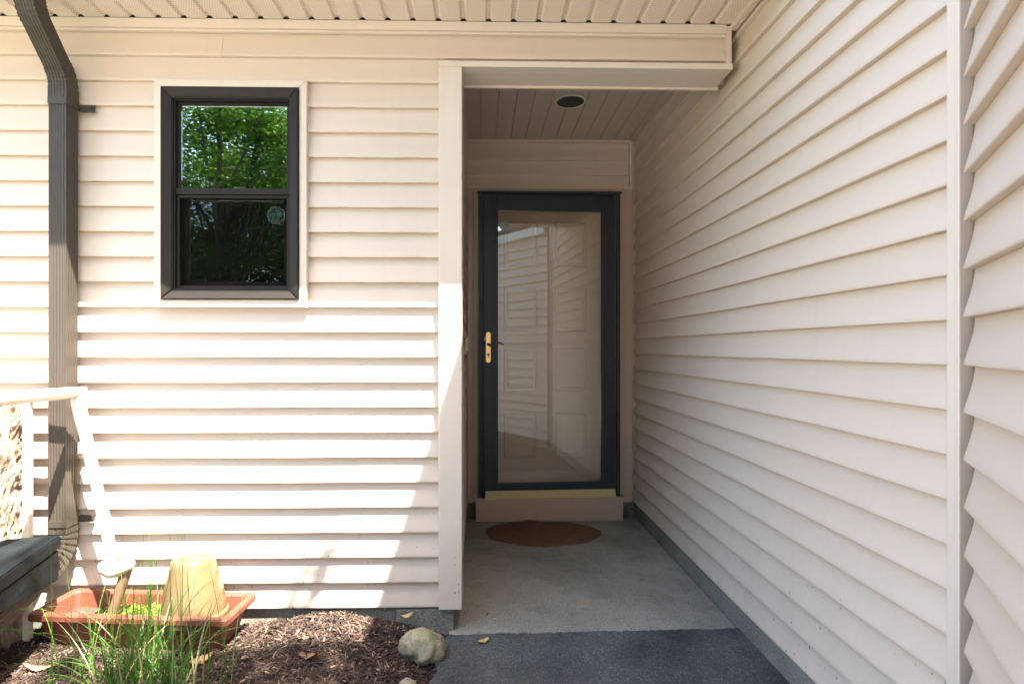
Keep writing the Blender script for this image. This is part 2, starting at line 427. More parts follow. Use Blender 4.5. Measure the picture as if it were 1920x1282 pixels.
def set_tone(me, tones):                                  # one colour per face group
    at = me.color_attributes.new('tone', 'FLOAT_COLOR', 'CORNER')
    buf = []
    for p, c in zip(me.polygons, tones): buf += [c[0], c[1], c[2], 1.0] * p.loop_total
    at.data.foreach_set('color', buf)
def mulch_chips():
    rnd = random.Random(11)
    vs_, fs, tones = [], [], []
    def chip(x, y, big):
        L = rnd.uniform(0.008, 0.040) * big; W = rnd.uniform(0.0018, 0.006) * big; T = rnd.uniform(0.0015, 0.004)
        z = mulch_h(x, y) + rnd.uniform(0.0, 0.012)
        rot = Matrix.Rotation(rnd.uniform(0, 6.283), 3, 'Z') @ Matrix.Rotation(rnd.gauss(0, 0.32), 3, 'Y') @ Matrix.Rotation(rnd.gauss(0, 0.5), 3, 'X')
        b = len(vs_)
        k = rnd.uniform(0.3, 1.0)
        for p in ((-L / 2, -W / 2 * k, 0), (L / 2, -W / 2, 0), (L / 2 * rnd.uniform(.8, 1.1), W / 2, 0), (-L / 2, W / 2 * k, 0), (-L / 2 * .9, -W / 2 * k, T), (L / 2 * .95, -W / 2, T), (L / 2, W / 2, T * .6), (-L / 2, W / 2 * k, T)):
            v = rot @ Vector(p); vs_.append((v.x + x, v.y + y, v.z + z))
        q = [(4, 5, 6, 7), (0, 1, 5, 4), (1, 2, 6, 5), (2, 3, 7, 6), (3, 0, 4, 7)]
        t = rnd.random()
        if t < 0.66: c = (0.046, 0.029, 0.023)
        elif t < 0.88: c = (0.105, 0.064, 0.046)
        elif t < 0.97: c = (0.17, 0.11, 0.078)
        else: c = (0.30, 0.21, 0.14)
        s = rnd.uniform(0.65, 1.3)
        for f in q: fs.append(tuple(b + i for i in f)); tones.append(tuple(x_ * s for x_ in c))
    for i in range(24000): chip(rnd.uniform(-2.1, -0.14) , rnd.uniform(-0.62, 0.012), 1.0)
    for i in range(1500): chip(rnd.uniform(-2.6, -0.14), rnd.uniform(-1.6, -0.6), 1.5)
    for i in range(60):
        chip(-0.13 + abs(rnd.gauss(0, 0.03)), rnd.uniform(-0.5, -0.1), 0.7)
    me = mesh('mulch_chips', vs_, fs); set_tone(me, tones); return me
tag(link('mulch_chips', mulch_chips(), 'chips'), 'dark brown shredded bark mulch covering the bed below the window', 'mulch', kind='stuff')

# ------------------------------------------------------------------ the house
house = empty('house', 'beige vinyl sided house with a dark framed window and a recessed entry', 'house', (0, 0, 0))
PITCH = 0.1016; Z0 = 0.0965; LIP = 0.020
def board_mesh(name, seed):
    rnd = random.Random(seed)
    prof = [(LIP, 0.0), (0.0018, 0.0), (0.0005, 0.0010), (0.0, 0.0030), (0.0022, 0.013), (0.0064, 0.030), (0.0115, 0.050), (0.0153, 0.068), (0.0179, 0.086), (0.0190, 0.1012)]
    n = len(prof); seg = 10
    vs_, fs = [], []
    for i in range(seg + 1):
        dy = 0.0007 * rnd.uniform(-1, 1); dz = 0.0008 * rnd.uniform(-1, 1)
        for j, (y, z) in enumerate(prof):
            w = 1.0 if 0 < j < n - 1 else 0.0
            if j >= 5: w *= 0.6
            vs_.append((i / seg, y + dy * w, z + (dz if 0 < j < 5 else 0)))
    for i in range(seg):
        for j in range(n - 1):
            a = i * n + j; fs.append((a, a + n, a + n + 1, a + 1))
    fs.append(tuple(range(n))); fs.append(tuple(range(seg * n, seg * n + n))[::-1])
    me = mesh(name, vs_, fs, True)
    sharp = me.attributes.new('sharp_edge', 'BOOLEAN', 'EDGE')
    for e in me.edges:
        a, b = e.vertices
        if a // n == b // n and (a // n in (0, seg)): sharp.data[e.index].value = True
        elif a % n == b % n and a % n in (0, 1): sharp.data[e.index].value = True
    me.materials.append(M['vinyl'])
    return me
BOARD = [board_mesh('siding_board', s) for s in range(6)]
bc = random.Random(5)
def board(parent, start, ang, length, k, z=None):
    o = link('siding_board', BOARD[bc.randrange(6)], None, parent)
    o.location = (start[0], start[1], Z0 + k * PITCH if z is None else z)
    o.rotation_euler = (0, 0, R(ang)); o.scale = (length, 1, 1)
    return o

# front wall: sheathing with the window opening, courses left and right of the window
WX0, WX1, WZ0, WZ1 = -1.305, -0.696, 1.314, 2.226       # outer edge of the window trim
fw = boxes('front_wall', [(-3.2, WX0 + .03, LIP + .001, 0.14, 0.09, 2.9), (WX1 - .03, -0.10, LIP + .001, 0.14, 0.09, 2.9),
                          (WX0 + .03, WX1 - .03, LIP + .001, 0.14, 0.09, WZ0 + .03), (WX0 + .03, WX1 - .03, LIP + .001, 0.14, WZ1 - .03, 2.9)], 'trim', house)
for k in range(23):
    zb, zt = Z0 + k * PITCH, Z0 + (k + 1) * PITCH
    if k == 22:                                          # frieze course: butt joint left of the window's right edge
        board(fw, (-3.2, 0), 0, 3.2 - 1.046, k); board(fw, (-1.0445, 0), 0, 1.0445 + 1.009, k)
    elif zt > WZ0 + 0.015 and zb < WZ1 - 0.015:
        board(fw, (-3.2, 0), 0, WX0 + 3.2 + 0.006, k); board(fw, (WX1 - 0.006, 0), 0, -0.150 - WX1 + 0.006, k)
    else:
        board(fw, (-3.2, 0), 0, 3.2 - 0.150, k)

# right wing wall: the courses end in a corner trim near the camera
RX = 1.054
wing = box('side_wall', RX + LIP + .001, RX + 0.16, -1.10, 1.62, 0.09, 3.72, 'trim', house)
for k in range(35):
    board(wing, (RX, 1.562), -90, 1.562 + 1.070, k)
box('corner_trim', RX - 0.006, RX + 0.012, -1.092, -1.062, 0.085, 3.70, 'trim', house, bev=0.003)
box('trim_bead', RX - 0.012, RX + 0.02, -1.104, -1.0925, 0.085, 3.70, 'trim', house, bev=0.003)

# angled wall that starts beside the corner trim and comes towards the camera
AX, AY = 1.026, -1.133
adir = Vector((-0.5, -0.8660254, 0)); anorm = Vector((-0.8660254, 0.5, 0))
def angled_box(name, s0, s1, d0, d1, z0, z1, mat, parent, bev=0.0):
    bm = bmesh.new(); bm_box(bm, s0, s1, d0, d1, z0, z1)
    if bev: bmesh.ops.bevel(bm, geom=bm.edges[:], offset=bev, segments=2, affect='EDGES')
    return link(name, bm_mesh(name, bm), mat, parent, (AX, AY, 0), (0, 0, R(-120)))
aw = angled_box('angled_wall', 0.03, 1.80, LIP + .003, 0.16, 0.09, 2.46, 'trim', house)
for k in range(23):
    o = board(aw, (0, 0), 0, 1.78, k)
    o.matrix_parent_inverse = aw.matrix_basis.inverted()
    o.location = (AX, AY, Z0 + k * PITCH + 0.0015); o.rotation_euler = (0, 0, R(-120))
angled_box('end_trim', 1.775, 1.86, -0.012, 0.17, 0.08, 2.46, 'trim', house, 0.004)
angled_box('eave_trim', 0.0, 1.95, -0.05, 0.17, 2.462, 2.56, 'white', house, 0.004)

# recess: left side wall and the wall around the door
lw = box('recess_wall', -0.22, -0.085 - LIP - .001, 0.145, 1.62, 0.09, 2.9, 'trim', house)
for k in range(25):
    board(lw, (-0.085, 0.1255), 90, 1.437, k)
ew = boxes('entry_wall', [(-0.20, 1.12, 1.588, 1.72, 2.25, 2.9), (-0.20, -0.03, 1.588, 1.72, 0.05, 2.25), (0.96, 1.12, 1.588, 1.72, 0.05, 2.25)], 'trim', house)
for k in (21, 22, 23):
    board(ew, (-0.083, 1.570), 0, 1.125, k, z=2.2285 + (k - 21) * PITCH + .006)
box('header_trim', -0.088, 1.040, 1.553, 1.572, 2.556, 2.575, 'trim', house, bev=0.002)
box('header_trim', -0.088, 1.040, 1.545, 1.572, 2.234, 2.250, 'trim', house, bev=0.002)
box('header_trim', 1.024, 1.043, 1.550, 1.572, 2.2505, 2.5555, 'trim', house, bev=0.002)

# corner post at the mouth of the recess
cp = [(-0.167, 0.016), (-0.167, -0.021), (-0.164, -0.0235), (-0.076, -0.0235), (-0.073, -0.021), (-0.073, 0.125), (-0.10, 0.125), (-0.10, 0.016)]
link('corner_post', extrude_profile('corner_post', cp, [lambda p: (p[0], p[1], 0.098), lambda p: (p[0], p[1], 2.2845)]), 'trim', house)

# beam over the entry
bmn = box('entry_beam', -0.165, 1.030, 0.0215, 0.142, 2.286, 2.470, 'trim', house, bev=0.002)
box('bottom_strip', -0.167, 1.030, -0.024, 0.0210, 2.2855, 2.3095, 'trim', bmn, bev=0.003)
box('end_strip', 1.010, 1.0315, -0.010, 0.0210, 2.310, 2.470, 'trim', bmn, bev=0.002)
box('inner_strip', -0.072, 1.040, 0.1425, 0.158, 2.278, 2.300, 'trim', bmn, bev=0.002)
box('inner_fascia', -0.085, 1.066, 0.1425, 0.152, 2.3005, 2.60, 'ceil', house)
box('frieze_trim', -3.2, 1.009, -0.014, 0.0210, 2.4365, 2.4735, 'trim', house, bev=0.003)
box('frieze_trim', -3.2, 1.009, -0.004, 0.0130, 2.4275, 2.4363, 'trim', house, bev=0.002)

# soffit panels of the eave and boards of the porch ceiling
def groove_panel(name, flat, depth):
    h = PITCH / 2; f = flat / 2; s = (h - f) * 0.55
    prof = [(-h, depth), (-f - s, depth), (-f, 0.0), (f, 0.0), (f + s, depth), (h, depth)]
    top = [(h, depth + 0.006), (-h, depth + 0.006)]
    pr = prof + top
    return extrude_profile(name, pr, [lambda p: (p[0], 0, p[1]), lambda p: (p[0], 1, p[1])])
eave = box('eave', -3.2, 1.062, -0.40, 0.012, 2.4885, 2.50, 'dark', house)
sp = groove_panel('soffit_panel', 0.074, 0.010)
for i in range(41):
    x = 1.0 - i * PITCH
    o = link('soffit_panel', sp, 'perf', eave, (x, -0.40, 2.4720), (0, 0, 0), (1, 0.382, 1))
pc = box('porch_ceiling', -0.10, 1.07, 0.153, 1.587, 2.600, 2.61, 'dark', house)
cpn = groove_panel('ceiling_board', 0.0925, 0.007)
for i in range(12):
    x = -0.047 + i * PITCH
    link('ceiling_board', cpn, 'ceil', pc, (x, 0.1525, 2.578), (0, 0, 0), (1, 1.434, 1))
box('side_trim', 1.026, 1.052, -0.40, -0.003, 2.452, 2.4715, 'trim', house, bev=0.002)
box('gutter', -3.2, 1.03, -0.45, -0.402, 2.462, 2.585, 'spout', house, bev=0.004)

# roofs
def slab(name, quad, t, mat, parent):
    vs_ = [Vector(q) for q in quad]; n = (vs_[1] - vs_[0]).cross(vs_[2] - vs_[0]).normalized()
    if n.z < 0: n = -n
    return link(name, mesh(name, vs_ + [v + n * t for v in vs_], [(0, 1, 2, 3), (7, 6, 5, 4), (0, 4, 5, 1), (1, 5, 6, 2), (2, 6, 7, 3), (3, 7, 4, 0)]), mat, parent)
slab('roof', [(-3.3, -0.44, 2.59), (1.06, -0.44, 2.59), (1.06, 3.2, 4.2), (-3.3, 3.2, 4.2)], 0.04, 'roof', house)
box('wing_eave', 0.83, 1.30, -1.55, 2.4, 3.722, 3.90, 'trim', house)
slab('wing_roof', [(0.82, -4.2, 3.93), (0.82, 2.4, 3.93), (3.6, 2.4, 5.1), (3.6, -4.2, 5.1)], 0.03, 'roof', house)
box('wing_back', RX + 0.3, RX + 0.4, -4.2, 2.2, -0.05, 4.05, 'trim', house)
boxes('wing_upper_wall', [(RX + 0.17, RX + 0.29, -4.2, -1.11, 2.62, 3.72)], 'vinyl', house)
slab('angled_roof', [(0.99, -1.10, 2.565), (0.04, -2.80, 2.565), (1.36, -3.2, 2.75), (1.36, -1.0, 2.75)], 0.03, 'roof', house)

# foundations
fd = boxes('foundation', [(-3.2, -0.345, 0.020, 0.16, -0.3, 0.0885)], 'foundation', house)
box('corner_block', -0.342, -0.108, 0.004, 0.16, -0.3, 0.0885, 'foundation', fd, bev=0.004)
box('foundation', RX + 0.008, RX + 0.15, -1.10, 1.60, -0.3, 0.0885, 'foundation', house, bev=0.004)
angled_box('foundation', 0.03, 1.8, 0.008, 0.16, -0.3, 0.0885, 'foundation', house)
box('foundation', -0.22, -0.094, 0.165, 1.60, -0.3, 0.0885, 'foundation', house)
boxes('foundation', [(-0.0935, 1.060, 1.566, 1.70, -0.3, 0.098)], 'foundation', house)

# ------------------------------------------------------------------ window
win = link('window', None, None, house)
tag(win, 'dark bronze double hung window with a beige surround')
def frame4(name, x0, x1, z0, z1, w, y0, y1, mat, parent, bev=0.003, wb=None, slope=0.0):
    """four mitred members, each its own mesh"""
    wb = wb or w
    O = [(x0, z0), (x1, z0), (x1, z1), (x0, z1)]; I = [(x0 + w, z0 + wb), (x1 - w, z0 + wb), (x1 - w, z1 - w), (x0 + w, z1 - w)]
    for i, nm in enumerate(('bottom', 'side', 'top', 'side')):
        j = (i + 1) % 4
        bm = bmesh.new()
        f = [bm.verts.new((p[0], y0 + s, p[1])) for p, s in ((O[i], 0), (O[j], 0), (I[j], slope), (I[i], slope))]
        b = [bm.verts.new((p[0], y1, p[1])) for p in (O[i], O[j], I[j], I[i])]
        bm.faces.new(f); bm.faces.new(b[::-1])
        for k in range(4): bm.faces.new((f[k], b[k], b[(k + 1) % 4], f[(k + 1) % 4]))
        if bev: bmesh.ops.bevel(bm, geom=[e for e in bm.edges if abs(e.verts[0].co.y - e.verts[1].co.y) < 0.03 and all(v in f for v in e.verts)], offset=bev, segments=2, affect='EDGES')
        link(name, bm_mesh(name, bm), mat, parent)
frame4('surround_trim', WX0, WX1, WZ0, WZ1, 0.031, -0.0185, 0.014, 'trim', win, 0.003)
frame4('frame_member', -1.2735, -0.7275, 1.3455, 2.1945, 0.040, -0.030, 0.05, 'bronze', win, 0.004, slope=0.016)
frame4('inner_stop', -1.2330, -0.7680, 1.3860, 2.1540, 0.006, -0.004, 0.06, 'bronze', win, 0.001)
# upper sash, lower sash, screen
frame4('upper_sash', -1.2265, -0.7745, 1.765, 2.1475, 0.012, 0.012, 0.030, 'bronze', win, 0.002)
frame4('lower_sash', -1.2265, -0.7745, 1.3925, 1.788, 0.030, 0.034, 0.058, 'bronze', win, 0.002)
box('meeting_rail', -1.2265, -0.7745, 0.0, 0.0335, 1.772, 1.796, 'bronze', win, bev=0.003)
box('sash_lock', -1.012, -0.960, 0.0335, 0.056, 1.800, 1.812, 'white', win, bev=0.004)
box('upper_pane', -1.2140, -0.7870, 0.020, 0.023, 1.7970, 2.1350, 'window_glass', win)
box('lower_pane', -1.1960, -0.8050, 0.045, 0.048, 1.423, 1.7575, 'window_glass', win)
frame4('screen_frame', -1.2265, -0.7745, 1.3925, 1.7705, 0.011, 0.008, 0.018, 'bronze', win, 0.001)
box('insect_screen', -1.2150, -0.7860, 0.0125, 0.0132, 1.4035, 1.759, 'screen', win)
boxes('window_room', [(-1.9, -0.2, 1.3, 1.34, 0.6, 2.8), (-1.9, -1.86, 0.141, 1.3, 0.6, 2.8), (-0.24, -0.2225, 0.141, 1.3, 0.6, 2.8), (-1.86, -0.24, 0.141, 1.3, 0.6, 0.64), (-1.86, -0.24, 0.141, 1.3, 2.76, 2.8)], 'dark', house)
def ngon_plate(name, n, r, t, mat, parent, loc, hole=0.0, rot0=0.0, rz=0.0):
    bm = bmesh.new()
    def ring(rr, y): return [bm.verts.new((rr * math.cos(rot0 + 2 * math.pi * i / n), y, rr * math.sin(rot0 + 2 * math.pi * i / n))) for i in range(n)]
    a, b = ring(r, 0), ring(r, t)
    if hole:
        c, d = ring(hole, 0), ring(hole, t)
        for i in range(n):
            j = (i + 1) % n
            bm.faces.new((a[i], a[j], c[j], c[i])); bm.faces.new((b[i], b[j], d[j], d[i])); bm.faces.new((a[i], a[j], b[j], b[i])); bm.faces.new((c[i], c[j], d[j], d[i]))
    else:
        bm.faces.new(a); bm.faces.new(b)
        for i in range(n): j = (i + 1) % n; bm.faces.new((a[i], a[j], b[j], b[i]))
    return link(name, bm_mesh(name, bm), mat, parent, loc, (0, 0, rz))
def sticker(parent, loc, r, n, rz=0.0, field='sticker'):
    """security company sticker: pale field, rim, dark block at right, a few scribbled characters"""
    base = ngon_plate('sticker', n, r, 0.0006, field, parent, loc, 0, math.pi / n, rz)
    ngon_plate('sticker_rim', n, r * 0.985, 0.0006, 'sticker_line', parent, (loc[0], loc[1] - 0.0008, loc[2]), r * 0.90, math.pi / n)
    boxes('sticker_print', [(r * .08, r * .66, -.0016, -.0010, -r * .12, r * .36), (-r * .62, -r * .5, -.0016, -.001, -r * .1, r * .22), (-r * .5, -r * .22, -.0016, -.001, -r * .12, 0), (-r * .2, -r * .05, -.0016, -.001, -r * .08, r * .24),
                           (-r * .45, r * .42, -.0016, -.001, -r * .42, -r * .34), (-r * .3, r * .28, -.0016, -.001, -r * .58, -r * .52), (-r * .4, r * .36, -.0016, -.001, r * .5, r * .58)], 'sticker_ink', parent).location = loc
sticker(win, (-0.829, 0.0105, 1.690), 0.038, 8)

# ------------------------------------------------------------------ entry: casing, storm door, entry door, sill
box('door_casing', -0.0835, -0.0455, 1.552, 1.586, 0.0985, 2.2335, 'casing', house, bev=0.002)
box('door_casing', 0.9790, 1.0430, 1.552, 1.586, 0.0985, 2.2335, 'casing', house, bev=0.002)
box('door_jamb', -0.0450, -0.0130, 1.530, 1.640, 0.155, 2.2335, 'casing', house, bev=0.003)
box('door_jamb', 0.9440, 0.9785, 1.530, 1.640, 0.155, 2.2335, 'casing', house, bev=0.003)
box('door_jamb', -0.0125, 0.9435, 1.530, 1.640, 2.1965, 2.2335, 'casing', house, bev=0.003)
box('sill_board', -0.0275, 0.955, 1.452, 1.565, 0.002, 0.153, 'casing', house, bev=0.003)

sd = link('storm_door', None, None, house, (0.930, 1.504, 0))
sd.rotation_euler = (0, 0, R(2.8))                      # stands a finger's width ajar on its latch side
tag(sd, 'dark storm door with a full glass pane and brass latch')
def sbox(name, x0, x1, y0, y1, z0, z1, mat, bev=0.002):
    return box(name, x0 - 0.930, x1 - 0.930, y0, y1, z0, z1, mat, sd, bev)
sbox('stile', 0.024, 0.113, 0, 0.030, 0.160, 2.176, 'stormblack', 0.003)
sbox('stile', 0.826, 0.916, 0, 0.030, 0.160, 2.176, 'stormblack', 0.003)
sbox('top_rail', 0.1135, 0.8255, 0, 0.030, 2.077, 2.176, 'stormblack', 0.003)
sbox('bottom_rail', 0.1135, 0.8255, 0, 0.030, 0.160, 0.246, 'stormblack', 0.003)
for nm, a in (('glazing_bead', (0.1135, 0.1195, .247, 2.076)), ('glazing_bead', (0.8195, 0.8255, .247, 2.076)), ('glazing_bead', (0.120, 0.819, .247, .253)), ('glazing_bead', (0.120, 0.819, 2.070, 2.076))):
    sbox(nm, a[0], a[1], 0.005, 0.026, a[2], a[3], 'stormblack', 0.001)
sbox('glass_pane', 0.1200, 0.8190, 0.014, 0.017, 0.2535, 2.0695, 'storm_glass', 0)
sbox('door_sweep', 0.034, 0.912, -0.012, -0.0005, 0.146, 0.204, 'gold', 0.003)
def rounded_plate(w, h, t):
    bm = bmesh.new(); n = 10; out = []
    for i in range(n + 1): a = math.pi * i / n; out.append((w / 2 * math.cos(a), h / 2 - w / 2 + w / 2 * math.sin(a)))
    for i in range(n + 1): a = math.pi + math.pi * i / n; out.append((w / 2 * math.cos(a), -h / 2 + w / 2 + w / 2 * math.sin(a)))
    a = [bm.verts.new((p[0], 0, p[1])) for p in out]; b = [bm.verts.new((p[0], t, p[1])) for p in out]
    bm.faces.new(a); bm.faces.new(b)
    for i in range(len(out)): j = (i + 1) % len(out); bm.faces.new((a[i], a[j], b[j], b[i]))
    bmesh.ops.bevel(bm, geom=[e for e in bm.edges if all(abs(v.co.y) < 1e-6 for v in e.verts)], offset=0.002, segments=2, affect='EDGES')
    return bm_mesh('handle_plate', bm)
hx = 0.054 - 0.930
link('handle_plate', rounded_plate(0.031, 0.203, 0.008), 'brass', sd, (hx, -0.0082, 1.157))
v, f = tube('lever', [(hx, -0.006, 1.180), (hx, -0.034, 1.176), (hx + .014, -0.044, 1.168), (hx + .034, -0.045, 1.171), (hx + .056, -0.044, 1.184), (hx + .078, -0.043, 1.186), (hx + .098, -0.042, 1.174)], [.010, .009, .008, .0075, .007, .006, .0045], 8)
link('lever', mesh('lever', v, f, True), 'darkbrass', sd)
v, f = tube('keyhole', [(hx, -0.0125, 1.110), (hx, -0.006, 1.110)], [.0085, .0085], 12)
link('keyhole', mesh('keyhole', v, f), 'darkbrass', sd)
sbox('key_slot', 0.0505, 0.0575, -0.0122, -0.0085, 1.090, 1.102, 'darkbrass', 0.001)
sbox('latch_button', 0.027, 0.035, -0.006, -0.0005, 1.200, 1.224, 'white', 0.002)
sticker(sd, (0.166 - 0.930, 0.0125, 1.966), 0.036, 8, field='sticker_pale')
boxes('storm_frame', [(-0.0125, 0.020, 1.494, 1.529, 0.155, 2.1955), (0.922, 0.9435, 1.494, 1.529, 0.155, 2.1955), (0.0205, 0.9215, 1.494, 1.529, 2.181, 2.1955)], 'stormblack', house)
box('drip_cap', -0.0185, 0.950, 1.470, 1.493, 2.186, 2.1985, 'stormblack', house, bev=0.002)
box('threshold', -0.0120, 0.9430, 1.535, 1.640, 0.1535, 0.166, 'gold', house, bev=0.002)

ed = link('entry_door', None, None, house, (0, 0, 0))
tag(ed, 'beige panelled entry door behind the glass')
box('door_slab', 0.0, 0.930, 1.606, 1.645, 0.168, 2.190, 'entry', ed)
def raised_panel(x0, x1, z0, z1):
    O = box('panel', x0, x1, 1.600, 1.6065, z0, z1, 'entry', ed, bev=0.004)
    bm = bmesh.new(); y = 1.5995; g = 0.020; g2 = 0.036
    def rect(m, yy): return [bm.verts.new(p) for p in ((x0 + m, yy, z0 + m), (x1 - m, yy, z0 + m), (x1 - m, yy, z1 - m), (x0 + m, yy, z1 - m))]
    rs = [rect(0.006, y), rect(0.012, y - 0.007), rect(g, y + 0.003), rect(g2, y - 0.004)]
    for a, b in zip(rs[:-1], rs[1:]):
        for i in range(4): j = (i + 1) % 4; bm.faces.new((a[i], a[j], b[j], b[i]))
    bm.faces.new(rs[-1])
    return link('panel_moulding', bm_mesh('panel_moulding', bm), 'entry', ed)
for z0, z1 in ((1.705, 2.025), (1.262, 1.582), (0.848, 1.160), (0.392, 0.712)):
    raised_panel(0.160, 0.402, z0, z1); raised_panel(0.512, 0.742, z0, z1)
box('doorbell', -0.0845, -0.0700, 0.995, 1.035, 1.135, 1.215, 'bellbtn', house, bev=0.003)

# recessed ceiling light
cl = empty('ceiling_light', 'round recessed light in the porch ceiling, dark with a thin white ring', 'ceiling light', (0.523, 0.962, 2.578))
def ring_mesh(r0, r1, z0, z1, n=40):
    vs_, fs = [], []
    for i in range(n):
        a = 2 * math.pi * i / n; c, s = math.cos(a), math.sin(a)
        vs_ += [(r0 * c, r0 * s, z0), (r1 * c, r1 * s, z0 + 0.001), (r1 * c, r1 * s, z1), (r0 * c, r0 * s, z1)]
    for i in range(n):
        j = (i + 1) % n
        for k in range(4): l = (k + 1) % 4; fs.append((4 * i + k, 4 * i + l, 4 * j + l, 4 * j + k))
    return mesh('trim_ring', vs_, fs, True)
link('trim_ring', ring_mesh(0.079, 0.089, -0.0055, -0.0005), 'white', cl)
v, f = tube('baffle', [(0, 0, -0.0035), (0, 0, -0.0006)], [.0785, .0785], 36)
link('baffle', mesh('baffle', v, f), 'lampglass', cl)

# doormat
def mat_mesh():
    n = 72; out = []
    for i in range(n):
        a = 2 * math.pi * i / n
        r = 1 + 0.020 * math.sin(3 * a + .6) + 0.022 * math.sin(7 * a + 1.0) + 0.012 * noise.noise((math.cos(a) * 3, math.sin(a) * 3, 1))
        x, y = 0.355 * math.cos(a) * r, 0.225 * math.sin(a) * r
        d = a - R(100); y += 0.030 * math.exp(-(d / 0.16) ** 2)
        out.append((x, y))
    bm = bmesh.new()
    lo = [bm.verts.new((p[0], p[1], 0)) for p in out]; hi = [bm.verts.new((p[0], p[1], 0.009)) for p in out]
    inn = [bm.verts.new((p[0] * .975, p[1] * .97, 0.012)) for p in out]
    bm.faces.new(lo); bm.faces.new(inn)
    for i in range(n):
        j = (i + 1) % n
        bm.faces.new((lo[i], lo[j], hi[j], hi[i])); bm.faces.new((hi[i], hi[j], inn[j], inn[i]))
    return bm_mesh('doormat', bm)
mat_o = link('doormat', mat_mesh(), 'coir', None, (0.388, 1.205, 0.001), (0, 0, R(-1)))
tag(mat_o, 'oval rust brown coir doormat lying on the slab before the door', 'doormat')

def pile_mesh():
    rnd = random.Random(9); vs_, fs = [], []
    while len(fs) < 9000:
        x, y = rnd.uniform(-.35, .35), rnd.uniform(-.23, .23)
        if (x / .350) ** 2 + (y / .220) ** 2 > 1: continue
        h = rnd.uniform(.003, .008); a = rnd.uniform(0, 3.14); w = rnd.uniform(.001, .0022); b = len(vs_)
        lx, ly = rnd.gauss(0, .003), rnd.gauss(0, .003)
        vs_ += [(x - w * math.cos(a), y - w * math.sin(a), .0105), (x + w * math.cos(a), y + w * math.sin(a), .0105), (x + lx, y + ly, .0115 + h)]
        fs.append((b, b + 1, b + 2))
    return mesh('pile', vs_, fs)
tag(link('pile', pile_mesh(), 'coir', mat_o), kind='stuff')

# ------------------------------------------------------------------ downspout
ds = empty('downspout', 'dark bronze corrugated downspout on the wall left of the window', 'downspout', (-1.635, -0.05, 0.2))
def spout_profile():
    w, d = 0.0335, 0.0325; pr = []
    def edge(a, b, n, nx, ny):
        for i in range(n * 4):
            t = i / (n * 4); x = a[0] + (b[0] - a[0]) * t; y = a[1] + (b[1] - a[1]) * t
            k = 0.0022 if (i % 4) in (1, 2) and 1 < i < n * 4 - 2 else 0
            pr.append((x - nx * k, y - ny * k))
    edge((-w, -d), (w, -d), 6, 0, -1); edge((w, -d), (w, d), 5, 1, 0); edge((w, d), (-w, d), 2, 0, 1); edge((-w, d), (-w, -d), 5, -1, 0)
    return pr
SPP = spout_profile()
def spout_path(name, path, shrink=None, parent=ds):
    """path points (y,z) in the plane x = -1.635; sections stay square to the path"""
    fns = []
    P_ = [Vector((p[0], p[1])) for p in path]
    for i, p in enumerate(P_):
        d = (P_[min(i + 1, len(P_) - 1)] - P_[max(i - 1, 0)]).normalized()
        nrm = Vector((d.y, -d.x))                         # for d pointing up (0,1) -> (1,0): +y
        s = shrink[i] if shrink else 1.0
        fns.append(lambda q, p=p, nrm=nrm, s=s: (-1.635 + q[0] * s, p.x + nrm.x * q[1] * s, p.y + nrm.y * q[1] * s))
    return sub(link(name, extrude_profile(name, SPP, fns), 'spout'), ds)
spout_path('pipe', [(-0.0525, 0.435), (-0.0525, 2.135)])
def crimp(path_fn, n, a=0.06):
    pts, sh = [], []
    for i in range(n * 4 + 1):
        pts.append(path_fn(i / (n * 4))); sh.append(1.0 - a if i % 4 in (2,) else (1.0 - a * .3 if i % 4 in (3,) else 1.0))
    return pts, sh
def arc(c, r, a0, a1): return lambda t: (c[0] + r * math.cos(a0 + (a1 - a0) * t), c[1] + r * math.sin(a0 + (a1 - a0) * t))
r_ = 0.115
pts, sh = crimp(arc((-0.0525 - r_, 2.165), r_, 0, R(43)), 5)
pts = [(-0.0525, 2.10)] + pts; sh = [1.07] + [s * 1.07 for s in sh]
spout_path('upper_elbow', pts, sh)
ex, ez = pts[-1]
dx, dz = -math.sin(R(43)), math.cos(R(43))
spout_path('offset_pipe', [(ex, ez), (ex + dx * .17, ez + dz * .17)])
ex2, ez2 = ex + dx * .16, ez + dz * .16
q = arc((ex2 + .11 * math.cos(R(43)), ez2 + .11 * math.sin(R(43))), .11, R(223), R(180))
pts, sh = crimp(q, 5); spout_path('gutter_elbow', pts + [(pts[-1][0], pts[-1][1] + .03)], [s * 1.06 for s in sh] + [1.06])
r_ = 0.13
pts, sh = crimp(arc((-0.0525 - r_, 0.435), r_, 0, R(-68)), 7, 0.09)
spout_path('lower_elbow', [(-0.0525, 0.45)] + pts, [1.05] + [s * 1.05 for s in sh])
ex, ez = pts[-1]
spout_path('extension', [(ex + .02, ez + .008), (ex - .62, ez - .215)], [.98, .98])
for z in (2.108, 0.470):
    sub(boxes('strap', [(-1.700, -1.6705, -0.012, -0.0035, z - .013, z + .013), (-1.5995, -1.545, -0.012, -0.0035, z - .013, z + .013), (-1.6705, -1.5995, -0.0890, -0.0866, z - .013, z + .013), (-1.6712, -1.6696, -0.0865, -0.0125, z - .013, z + .013), (-1.6005, -1.5988, -0.0865, -0.0125, z - .013, z + .013)], 'spout'), ds)
    v, f = tube('screw', [(-1.556, -0.0155, z), (-1.556, -0.0125, z)], [.004, .0055], 8)
    sub(link('screw', mesh('screw', v, f), 'spout'), ds)

